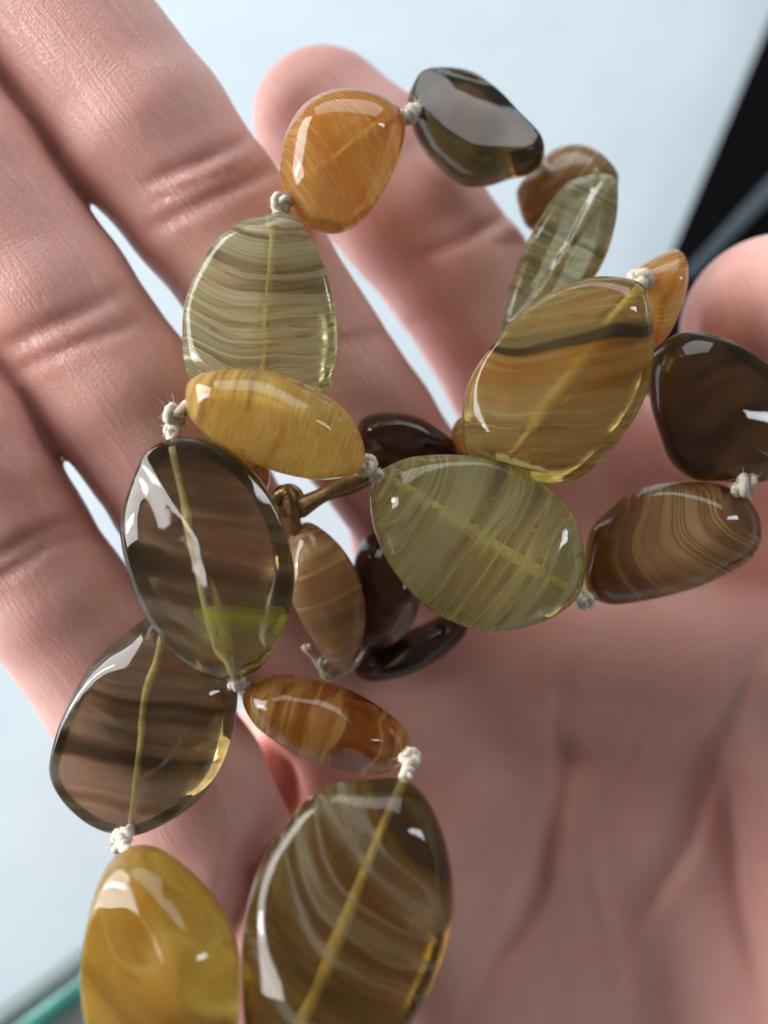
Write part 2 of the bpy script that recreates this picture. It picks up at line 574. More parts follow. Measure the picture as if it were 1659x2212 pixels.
def poly_dist(pu, pv, pts):
    best = np.full(pu.shape, 1e9, np.float32)
    for (x0, y0), (x1, y1) in zip(pts[:-1], pts[1:]):
        ax, ay = x1 - x0, y1 - y0
        t = np.clip(((pu - x0) * ax + (pv - y0) * ay) / (ax * ax + ay * ay), 0, 1)
        best = np.minimum(best, np.hypot(pu - x0 - t * ax, pv - y0 - t * ay))
    return best


def crease_profile(pu, pv, pts, wd):
    L0 = np.hypot(pu - pts[0][0], pv - pts[0][1])
    L1 = np.hypot(pu - pts[-1][0], pv - pts[-1][1])
    fade = np.clip(np.minimum(L0, L1) / (60.0 if wd < 20 else 230.0), 0.12, 1.0)
    return np.exp(-(poly_dist(pu, pv, pts) / wd) ** 2) * fade


frontness = None
# only the side that faces the viewer is creased: field decreasing with depth
gz = np.gradient(total, axis=2)[near]
front = np.clip(-gz / H * 1.2 + 0.1, 0, 1)
add = np.zeros(pu.shape, np.float32)
for pts, wd, dp, red in CREASES:
    add += (crease_profile(pu, pv_, pts, wd) * dp).astype(np.float32)
total[near] += add * front
del gz, front, add, near, PU, PV


def surface_nets(F, org, h):
    ins = F < 0
    nx, ny, nz = F.shape
    cnt = np.zeros((nx - 1, ny - 1, nz - 1), np.int8)
    for i in (0, 1):
        for j in (0, 1):
            for k in (0, 1):
                cnt += ins[i:nx - 1 + i, j:ny - 1 + j, k:nz - 1 + k]
    act = (cnt > 0) & (cnt < 8)
    ci = np.argwhere(act)
    idx = np.full(act.shape, -1, np.int64)
    idx[tuple(ci.T)] = np.arange(len(ci))
    cor = np.array([(i, j, k) for i in (0, 1) for j in (0, 1) for k in (0, 1)])
    fv = np.stack([F[tuple((ci + c).T)] for c in cor], 1)
    acc = np.zeros((len(ci), 3))
    num = np.zeros(len(ci))
    for a in range(8):
        for b in range(a + 1, 8):
            if np.abs(cor[a] - cor[b]).sum() != 1:
                continue
            m = (fv[:, a] < 0) != (fv[:, b] < 0)
            t = fv[m, a] / (fv[m, a] - fv[m, b])
            acc[m] += cor[a] + t[:, None] * (cor[b] - cor[a])
            num[m] += 1
    V = org + h * (ci + acc / num[:, None])
    quads = []
    for ax in range(3):
        o1, o2 = [(1, 2), (2, 0), (0, 1)][ax]
        s0 = [slice(None)] * 3
        s1 = [slice(None)] * 3
        s0[ax], s1[ax] = slice(0, -1), slice(1, None)
        A, B = ins[tuple(s0)], ins[tuple(s1)]
        e = np.argwhere(A != B)
        e = e[(e[:, o1] > 0) & (e[:, o2] > 0) & (e[:, o1] < F.shape[o1] - 1) & (e[:, o2] < F.shape[o2] - 1)]
        u1 = np.zeros(3, int)
        u2 = np.zeros(3, int)
        u1[o1], u2[o2] = 1, 1
        q = np.stack([idx[tuple((e - u1 - u2).T)], idx[tuple((e - u2).T)], idx[tuple(e.T)], idx[tuple((e - u1).T)]], 1)
        flip = ~A[tuple(e.T)]
        q[flip] = q[flip][:, ::-1]
        quads.append(q)
    return V, np.concatenate(quads)


# close the surface at the grid border
for ax in range(3):
    s = [slice(None)] * 3
    for e in (0, -1):
        s[ax] = e
        total[tuple(s)] = np.maximum(total[tuple(s)], 0.02)
HV, HQ = surface_nets(total, lo, H)
del total
# per-vertex skin coordinates
bestd = np.full(len(HV), 1e9)
fco = np.zeros((len(HV), 3))
Xc, Yc, Zc = HV.T
for fi, (nm, c) in enumerate(list(FING.items()) + [('palm%d' % i, c) for i, c in enumerate(PALM)]):
    run = 0.0
    for (a, ra), (b, rb) in zip(c[:-1], c[1:]):
        d, t = seg_dist(Xc, Yc, Zc, a, b, ra, rb)
        L = np.linalg.norm(b - a)
        ax_ = (b - a) / L
        side = np.cross(ax_, (0, 0, 1.0))
        side /= np.linalg.norm(side)
        up = np.cross(side, ax_)
        rel = HV - (a + t[:, None] * (b - a))
        an = np.arctan2(rel @ side, -(rel @ up) * np.sign(up[2] if up[2] else 1.0))
        m = d < bestd
        bestd[m] = d[m]
        fco[m] = np.stack([run + t[m] * L, an[m] * (ra + (rb - ra) * t[m]), np.full(m.sum(), fi * 7.3 if fi < 5 else 50.0)], 1)
        run += L
hu = FPX * Xc / Zc + UC
hv = VC - FPX * Yc / Zc
flush = np.zeros(len(HV))
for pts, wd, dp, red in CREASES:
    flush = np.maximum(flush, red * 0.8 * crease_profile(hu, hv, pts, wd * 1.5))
flush = np.maximum(flush, 0.45 * np.exp(-((hu - 930) / 300) ** 2 - ((hv - 1150) / 280) ** 2))
flush = np.maximum(flush, 0.35 * np.exp(-((hu - 1300) / 420) ** 2 - ((hv - 1750) / 420) ** 2))
flush = np.maximum(flush, 0.30 * np.exp(-((hu - 700) / 170) ** 2 - ((hv - 190) / 120) ** 2))
flush = np.maximum(flush, 0.28 * np.exp(-((hu - 1560) / 170) ** 2 - ((hv - 640) / 170) ** 2))
M3 = np.array([RX, UPV, FW])
WV = HV @ M3 + np.array(CAM)
hm = bpy.data.meshes.new('hand')
hm.from_pydata(WV.tolist(), [], HQ.tolist())
hm.update()
bm = bmesh.new()
bm.from_mesh(hm)
bmesh.ops.recalc_face_normals(bm, faces=bm.faces)
bm.to_mesh(hm)
bm.free()
hm.polygons.foreach_set('use_smooth', [True] * len(hm.polygons))
at = hm.attributes.new('finger_co', 'FLOAT_VECTOR', 'POINT')
at.data.foreach_set('vector', fco.astype(np.float32).ravel())
at = hm.attributes.new('flush', 'FLOAT', 'POINT')
at.data.foreach_set('value', flush.astype(np.float32))
hm.materials.append(SKIN)
hand = bpy.data.objects.new('hand', hm)
COL.objects.link(hand)
tag(hand, 'cupped open hand, palm up, with spread fingers holding a glass bead necklace', 'hand')


# ------------------------------------------------------------------ necklace
neck = bpy.data.objects.new('bead_necklace', None)
COL.objects.link(neck)
NB = P(800, 1200, 13.2)
neck.location = NB
tag(neck, 'amber, olive and smoky brown swirled glass bead necklace knotted on cream cord in the hand', 'necklace')


def part(name, V, F, mat, parent=neck, base=None, label=None, smooth=True):
    o = mesh_obj(name, [Vector(v) - NB for v in V], F, mat, parent, smooth)
    if label:
        o['label'] = label
    return o


def closed_spline(pts, n):
    pts = np.array(pts, float)
    m = len(pts)
    seg = np.linalg.norm(np.roll(pts, -1, 0) - pts, axis=1) ** 0.5
    cum = np.concatenate([[0], np.cumsum(seg)])
    out = []
    for s in np.linspace(0, cum[-1], n, endpoint=False):
        i = min(int(np.searchsorted(cum, s, side='right') - 1), m - 1)
        t = (s - cum[i]) / seg[i]
        p0, p1, p2, p3 = pts[i - 1], pts[i], pts[(i + 1) % m], pts[(i + 2) % m]
        out.append(0.5 * ((2 * p1) + (p2 - p0) * t + (2 * p0 - 5 * p1 + 4 * p2 - p3) * t * t + (3 * p1 - p0 - 3 * p2 + p3) * t ** 3))
    return np.array(out)


def make_bead(spec):
    n_a, n_r = 88, 22
    pts = closed_spline(spec['out'], n_a)
    c2 = np.array(spec.get('c', pts.mean(0)))
    d0 = spec['d']
    gu, gv = spec.get('tilt', (0, 0))
    dep = lambda u, v: d0 + gu * (u - c2[0]) / 100 + gv * (v - c2[1]) / 100
    C0 = np.array(P(c2[0], c2[1], d0))
    ring = np.array([P(u, v, dep(u, v)) for u, v in pts])
    eu = np.array(P(c2[0] + 10, c2[1], dep(c2[0] + 10, c2[1]))) - C0
    ev = np.array(P(c2[0], c2[1] + 10, dep(c2[0], c2[1] + 10))) - C0
    nrm = np.cross(ev, eu)
    nrm /= np.linalg.norm(nrm)
    if nrm @ (np.array(CAM) - C0) < 0:
        nrm = -nrm
    (u0, v0), (u1, v1) = spec['axis']
    A0, A1 = np.array(P(u0, v0, dep(u0, v0))), np.array(P(u1, v1, dep(u1, v1)))
    ax = (A1 - A0) / np.linalg.norm(A1 - A0)
    ay = np.cross(nrm, ax)
    hl = np.abs((ring - C0) @ ax).max()
    hw = np.abs((ring - C0) @ ay).max()
    th = spec['th'] * 1.32
    tb = spec.get('tb', th)
    e = spec.get('e', 2.4)
    fac = spec.get('facets', ())
    ph = spec.get('seed', 0) * 2.3

    def height(pos, r, T, front):
        h = T * np.sqrt(np.clip(1 - r ** e, 0, 1))
        if front:
            x = ((pos - C0) @ ax) / hl
            y = ((pos - C0) @ ay) / hw
            for (a, bx, by) in fac:
                pl = T * (a + bx * x + by * y - 0.10 * x * x - 0.10 * y * y)
                pl = np.maximum(pl, spec.get('floor', 0.4) * h)
                k = 0.06 * T
                hh = np.maximum(k - np.abs(h - pl), 0) / k
                h = np.minimum(h, pl) - hh * hh * k * 0.25
            h = np.maximum(h, -0.1 * T)
            h = h * (1 + 0.07 * np.sin(4.1 * x + ph) * np.cos(3.3 * y + 1.7 * ph))
        return h

    def shell(shr, hs, two=True, mid=False):
        V, co, F = [], [], []
        fronts = (True, False) if two else (True,)
        rr = np.sin(np.linspace(0, 1, n_r + 1)[1:] * math.pi / 2)
        idx = {}
        for fr in fronts:
            T = th if fr else tb
            V.append(C0 + nrm * (1 if fr else -1) * height(C0[None, :], np.zeros(1), T * hs, fr)[0])
            idx[(fr, 0)] = len(V) - 1
            for j, r in enumerate(rr):
                last = (j == n_r - 1)
                if last and not fr and two:
                    idx[(fr, j + 1)] = idx[(True, j + 1)]
                    continue
                p = C0 + (ring - C0) * r * shr
                h = height(p, np.full(n_a, r), T * hs, fr)
                if last:
                    h = np.clip(h, -0.02, 0.02) * 0
                idx[(fr, j + 1)] = len(V)
                V += list(p + nrm * ((1 if fr else -1) * h)[:, None])
            for k in range(n_a):
                k2 = (k + 1) % n_a
                b0 = idx[(fr, 1)]
                tri = (idx[(fr, 0)], b0 + k, b0 + k2)
                F.append(tri if fr else tri[::-1])
                for j in range(1, n_r):
                    p0, p1 = idx[(fr, j)], idx[(fr, j + 1)]
                    q = (p0 + k, p1 + k, p1 + k2, p0 + k2)
                    F.append(q if fr else q[::-1])
        V = np.array(V)
        rel = V - C0
        co = np.stack([rel @ ax, rel @ ay, rel @ nrm], 1)
        return V, F, co

    V, F, co = shell(1.0, 1.0)
    b = part('bead', V, F, spec['glass'], neck, label=spec['label'])
    me = b.data
    bmx = bmesh.new()
    bmx.from_mesh(me)
    bmesh.ops.recalc_face_normals(bmx, faces=bmx.faces)
    bmx.to_mesh(me)
    bmx.free()
    if spec.get('swirl'):
        VV, FF, CO = [], [], []
        layers = spec.get('layers', ((0.97, 0.88, True), (0.93, 0.20, False)))
        for (shr, hs, two) in layers:
            v, f, c3 = shell(shr, hs, two)
            o = sum(len(x) for x in VV)
            VV.append(v)
            CO.append(c3)
            FF += [tuple(i + o for i in q) for q in f]
        sw = part('swirl', np.concatenate(VV), FF, spec['swirl'], b)
        a = sw.data.attributes.new('bead_co', 'FLOAT_VECTOR', 'POINT')
        a.data.foreach_set('vector', np.concatenate(CO).astype(np.float32).ravel())
    if spec.get('bore', True):
        q = 0.03
        s = spec.get('borelift', 0.3) * th
        pth = [A0 + (A1 - A0) * t + nrm * s * math.sin(math.pi * t) ** 0.6 for t in np.linspace(q, 1 - q, 14)]
        r = spec.get('borer', 0.038)
        v, f = tube(pth, [r * (1 + 0.05 * math.sin(i * 2.1)) for i in range(14)], 8)
        part('thread', v, f, spec.get('thread', THREAD), b)
    for q in range(spec.get('flakes', 0)):
        rs = np.random.default_rng(100 + q + spec.get('seed', 0) * 17)
        cen = C0 + ax * hl * rs.uniform(-0.45, 0.6) + ay * hw * rs.uniform(-0.55, 0.55) + nrm * th * rs.uniform(-0.2, 0.35)
        e1_, e2_ = rs.normal(size=3), rs.normal(size=3)
        e1_ /= np.linalg.norm(e1_)
        e2_ = np.cross(e1_, e2_)
        e2_ /= np.linalg.norm(e2_)
        n3 = np.cross(e1_, e2_)
        L, wd = rs.uniform(0.05, 0.13), rs.uniform(0.012, 0.03)
        vs = []
        for i in range(7):
            t = i / 6 - 0.5
            wv = wd * (1 - (2 * t) ** 2) + 0.002
            vs += [cen + e1_ * t * L * 2 + e2_ * wv + n3 * 0.04 * math.sin(5 * t + q), cen + e1_ * t * L * 2 - e2_ * wv * rs.uniform(0.4, 1.2) + n3 * 0.05 * math.sin(4 * t + q)]
        part('inclusion', vs, [(2 * i, 2 * i + 1, 2 * i + 3, 2 * i + 2) for i in range(6)], FLAKE, b)
    return b


def am(name, absorb, dens, stops, body=None, **kw):
    return glass_material(name + '_glass', absorb, dens, body=body), swirl_material(name + '_swirl', stops, **kw)


G_AMBER, W_AMBER = am('amber', (1.0, 0.88, 0.36), 0.5, [
    (0.30, 0.90, 0.42, 0.03, 0.75), (0.42, 1.0, 0.62, 0.14, 0.55), (0.47, 1.0, 0.86, 0.56, 0.9), (0.52, 1.0, 0.60, 0.14, 0.5), (0.60, 1.0, 0.66, 0.20, 0.55), (0.66, 1.0, 0.92, 0.70, 0.95), (0.74, 1.0, 0.66, 0.18, 0.55)],
    freq=7, cross=0.45, bend=0.15, warp=0.10, seed=1.0, fine=0.55, alpha=0.8, body=(1.0, 0.72, 0.36, 0.92))
G_YEL, W_YEL = am('yellow_amber', (1.0, 0.90, 0.36), 0.4, [
    (0.33, 0.40, 0.16, 0.01, 0.95), (0.38, 1.0, 0.66, 0.10, 0.65), (0.46, 1.0, 0.72, 0.20, 0.6), (0.52, 1.0, 0.88, 0.52, 0.9), (0.57, 1.0, 0.70, 0.18, 0.6), (0.66, 1.0, 0.94, 0.72, 0.95), (0.74, 1.0, 0.72, 0.2, 0.6)],
    freq=9, cross=1.1, bend=0.2, warp=0.08, seed=4.0, fine=0.85, alpha=0.85, body=(1.0, 0.80, 0.34, 0.885))
G_PALE, W_PALE = am('pale_straw', (0.95, 0.94, 0.56), 0.6, [
    (0.30, 0.22, 0.16, 0.06, 0.55), (0.38, 0.30, 0.22, 0.10, 0.40), (0.43, 0.92, 0.86, 0.60, 0.34), (0.49, 0.98, 0.96, 0.82, 0.58), (0.54, 0.88, 0.80, 0.52, 0.30), (0.58, 0.26, 0.19, 0.08, 0.50), (0.62, 0.92, 0.86, 0.62, 0.36), (0.68, 0.94, 0.93, 0.82, 0.6), (0.78, 0.9, 0.88, 0.74, 0.2)],
    freq=6.5, cross=0.25, bend=0.40, warp=0.07, seed=2.0, fine=0.75, alpha=1.0, trans=0.6, body=(0.98, 0.96, 0.76, 0.955), zr=2.7, zones=[(0.20, 0.5, 0.5, 0.4, 0.0), (0.23, 0.90, 0.90, 0.80, 0.6), (0.29, 0.90, 0.90, 0.80, 0.5), (0.31, 0.26, 0.18, 0.08, 0.4), (0.36, 0.28, 0.20, 0.09, 0.35), (0.41, 0.3, 0.2, 0.1, 0.0)])
G_OLIVE, W_OLIVE = am('pale_olive', (0.94, 0.92, 0.44), 0.7, [
    (0.28, 0.20, 0.14, 0.03, 0.6), (0.36, 0.50, 0.40, 0.08, 0.35), (0.45, 0.90, 0.78, 0.32, 0.30), (0.50, 0.95, 0.92, 0.72, 0.55), (0.54, 0.82, 0.70, 0.26, 0.30), (0.60, 0.42, 0.32, 0.07, 0.42), (0.65, 0.90, 0.88, 0.74, 0.6), (0.74, 0.86, 0.85, 0.72, 0.6)],
    freq=4.2, cross=0.3, bend=0.1, warp=0.09, seed=9.0, fine=0.7, alpha=1.0, trans=0.6, body=(0.97, 0.94, 0.66, 0.965), zr=3.0, zones=[(0.14, 0.6, 0.6, 0.4, 0.0), (0.20, 0.82, 0.84, 0.74, 0.45), (0.27, 0.74, 0.76, 0.62, 0.3), (0.30, 0.86, 0.88, 0.80, 0.6), (0.41, 0.86, 0.88, 0.80, 0.5), (0.45, 0.5, 0.5, 0.3, 0.0)])
G_BRN, W_BRN = am('olive_brown', (0.95, 0.89, 0.44), 0.7, [
    (0.30, 0.10, 0.04, 0.03, 0.9), (0.37, 0.20, 0.10, 0.03, 0.55), (0.41, 0.60, 0.38, 0.06, 0.3), (0.47, 0.90, 0.83, 0.66, 0.35), (0.52, 0.60, 0.36, 0.07, 0.10), (0.57, 0.50, 0.30, 0.06, 0.35), (0.62, 0.92, 0.87, 0.74, 0.55), (0.70, 0.6, 0.4, 0.1, 0.12), (0.78, 0.9, 0.86, 0.74, 0.5)],
    freq=4.4, cross=0.3, bend=0.10, warp=0.10, seed=6.0, fine=0.4, ang=-0.75, alpha=0.95, trans=0.6, body=(1.0, 0.85, 0.46, 0.975), zones=[(0.02, 0.70, 0.68, 0.60, 0.4), (0.29, 0.70, 0.68, 0.60, 0.3), (0.315, 0.07, 0.03, 0.035, 0.97), (0.36, 0.07, 0.03, 0.03, 0.95), (0.385, 0.95, 0.50, 0.10, 0.55), (0.56, 0.95, 0.56, 0.14, 0.45), (0.64, 0.98, 0.90, 0.74, 0.65), (0.72, 0.95, 0.86, 0.70, 0.25), (0.78, 0.98, 0.90, 0.74, 0.5), (0.82, 0.95, 0.86, 0.70, 0.15), (0.88, 0.8, 0.7, 0.5, 0.0)])
G_SMOKE, W_SMOKE = am('smoky_brown', (0.82, 0.75, 0.54), 2.0, [
    (0.30, 0.05, 0.03, 0.015, 0.8), (0.42, 0.14, 0.09, 0.03, 0.4), (0.50, 0.38, 0.33, 0.24, 0.3), (0.56, 0.50, 0.45, 0.40, 0.5), (0.62, 0.18, 0.11, 0.03, 0.25), (0.72, 0.44, 0.39, 0.34, 0.5)],
    freq=5, cross=0.35, bend=0.05, warp=0.06, seed=3.0, fine=0.5, alpha=0.75)
_, W_SMOKE_GLINT = am('smoky_painted_glint', (0.85, 0.78, 0.44), 1.9, [
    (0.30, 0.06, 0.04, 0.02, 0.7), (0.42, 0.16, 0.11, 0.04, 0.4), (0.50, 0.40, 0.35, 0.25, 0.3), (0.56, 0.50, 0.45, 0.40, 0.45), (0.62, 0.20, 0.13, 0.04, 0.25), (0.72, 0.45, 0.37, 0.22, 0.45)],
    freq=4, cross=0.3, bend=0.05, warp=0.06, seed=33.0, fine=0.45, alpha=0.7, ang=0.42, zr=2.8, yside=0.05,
    zones=[(0.66, 0.5, 0.5, 0.05, 0.0), (0.685, 0.72, 0.74, 0.06, 0.75), (0.74, 0.60, 0.60, 0.05, 0.5), (0.84, 0.5, 0.46, 0.05, 0.35), (0.90, 0.4, 0.35, 0.05, 0.0)])  # yellow-green stops paint a glint of refracted light into the swirl
G_DARK, W_DARK = am('dark_olive', (0.76, 0.66, 0.36), 2.7, [
    (0.30, 0.03, 0.02, 0.012, 0.9), (0.50, 0.14, 0.10, 0.05, 0.55), (0.60, 0.22, 0.17, 0.09, 0.5), (0.72, 0.06, 0.04, 0.02, 0.6)], freq=4, seed=5.0, alpha=0.7)
G_PLUM, W_PLUM = am('dark_plum', (0.74, 0.60, 0.54), 3.2, [
    (0.30, 0.03, 0.012, 0.012, 0.85), (0.50, 0.09, 0.045, 0.04, 0.6), (0.70, 0.04, 0.02, 0.018, 0.7)], freq=4, seed=8.0, alpha=0.7)
G_HONEY, W_HONEY = am('honey', (0.98, 0.86, 0.34), 0.65, [
    (0.34, 0.42, 0.22, 0.02, 0.85), (0.42, 0.74, 0.50, 0.08, 0.5), (0.50, 0.80, 0.60, 0.18, 0.55), (0.57, 0.84, 0.74, 0.46, 0.85), (0.63, 0.74, 0.48, 0.08, 0.55), (0.74, 0.80, 0.68, 0.40, 0.7)],
    freq=2.6, cross=0.7, bend=0.1, warp=0.2, seed=12.0, ang=0.9, fine=0.35, alpha=0.85, body=(0.97, 0.78, 0.30, 0.97))
G_TAN, W_TAN = am('tan_agate', (0.95, 0.82, 0.55), 1.0, [
    (0.30, 0.42, 0.18, 0.03, 0.9), (0.42, 0.76, 0.44, 0.13, 0.85), (0.48, 0.98, 0.90, 0.72, 1.0), (0.54, 0.66, 0.34, 0.08, 0.85), (0.60, 0.60, 0.28, 0.06, 0.85), (0.66, 0.98, 0.91, 0.76, 1.0), (0.74, 0.7, 0.45, 0.18, 0.85)],
    freq=4.5, cross=0.3, bend=0.2, warp=0.06, seed=10.0, fine=0.4, alpha=1.0, body=(0.98, 0.82, 0.56, 0.90))
G_COG, W_COG = am('cognac', (0.93, 0.68, 0.24), 1.8, [
    (0.30, 0.20, 0.05, 0.008, 0.85), (0.42, 0.55, 0.24, 0.03, 0.5), (0.50, 0.80, 0.56, 0.20, 0.7), (0.55, 0.50, 0.20, 0.02, 0.45), (0.64, 0.30, 0.09, 0.01, 0.65), (0.74, 0.80, 0.55, 0.2, 0.6)],
    freq=4, cross=0.5, bend=0.1, warp=0.14, seed=13.0, fine=0.5, alpha=0.85)
G_FEA, W_FEA = am('feathered_brown', (0.98, 0.84, 0.46), 0.7, [
    (0.32, 0.30, 0.08, 0.02, 0.85), (0.42, 0.50, 0.17, 0.03, 0.7), (0.46, 1.0, 0.90, 0.66, 0.95), (0.50, 0.62, 0.30, 0.06, 0.55), (0.56, 1.0, 0.86, 0.56, 0.9), (0.60, 0.42, 0.14, 0.03, 0.7), (0.67, 1.0, 0.93, 0.72, 0.95), (0.75, 0.45, 0.18, 0.03, 0.7)],
    freq=4.2, cross=0.2, bend=-0.9, warp=0.12, seed=15.0, fine=0.45, alpha=1.0, trans=0.6, body=(1.0, 0.80, 0.48, 0.95))
G_BIG, W_BIG = am('streaked_brown', (0.84, 0.76, 0.40), 3.0, [
    (0.28, 0.10, 0.06, 0.03, 0.6), (0.40, 0.30, 0.18, 0.04, 0.4), (0.47, 0.34, 0.21, 0.05, 0.25), (0.51, 0.66, 0.63, 0.58, 0.45), (0.55, 0.30, 0.18, 0.05, 0.25), (0.60, 0.20, 0.11, 0.03, 0.5), (0.66, 0.72, 0.70, 0.66, 0.7), (0.72, 0.40, 0.28, 0.12, 0.25)],
    freq=2.8, cross=0.4, bend=0.40, warp=0.10, seed=21.0, ang=0.35, fine=0.4, alpha=1.0)
FLAKE = simple('golden_flake', (0.70, 0.42, 0.06), (0.95, 0.75, 0.30), 6.0, 0.2)

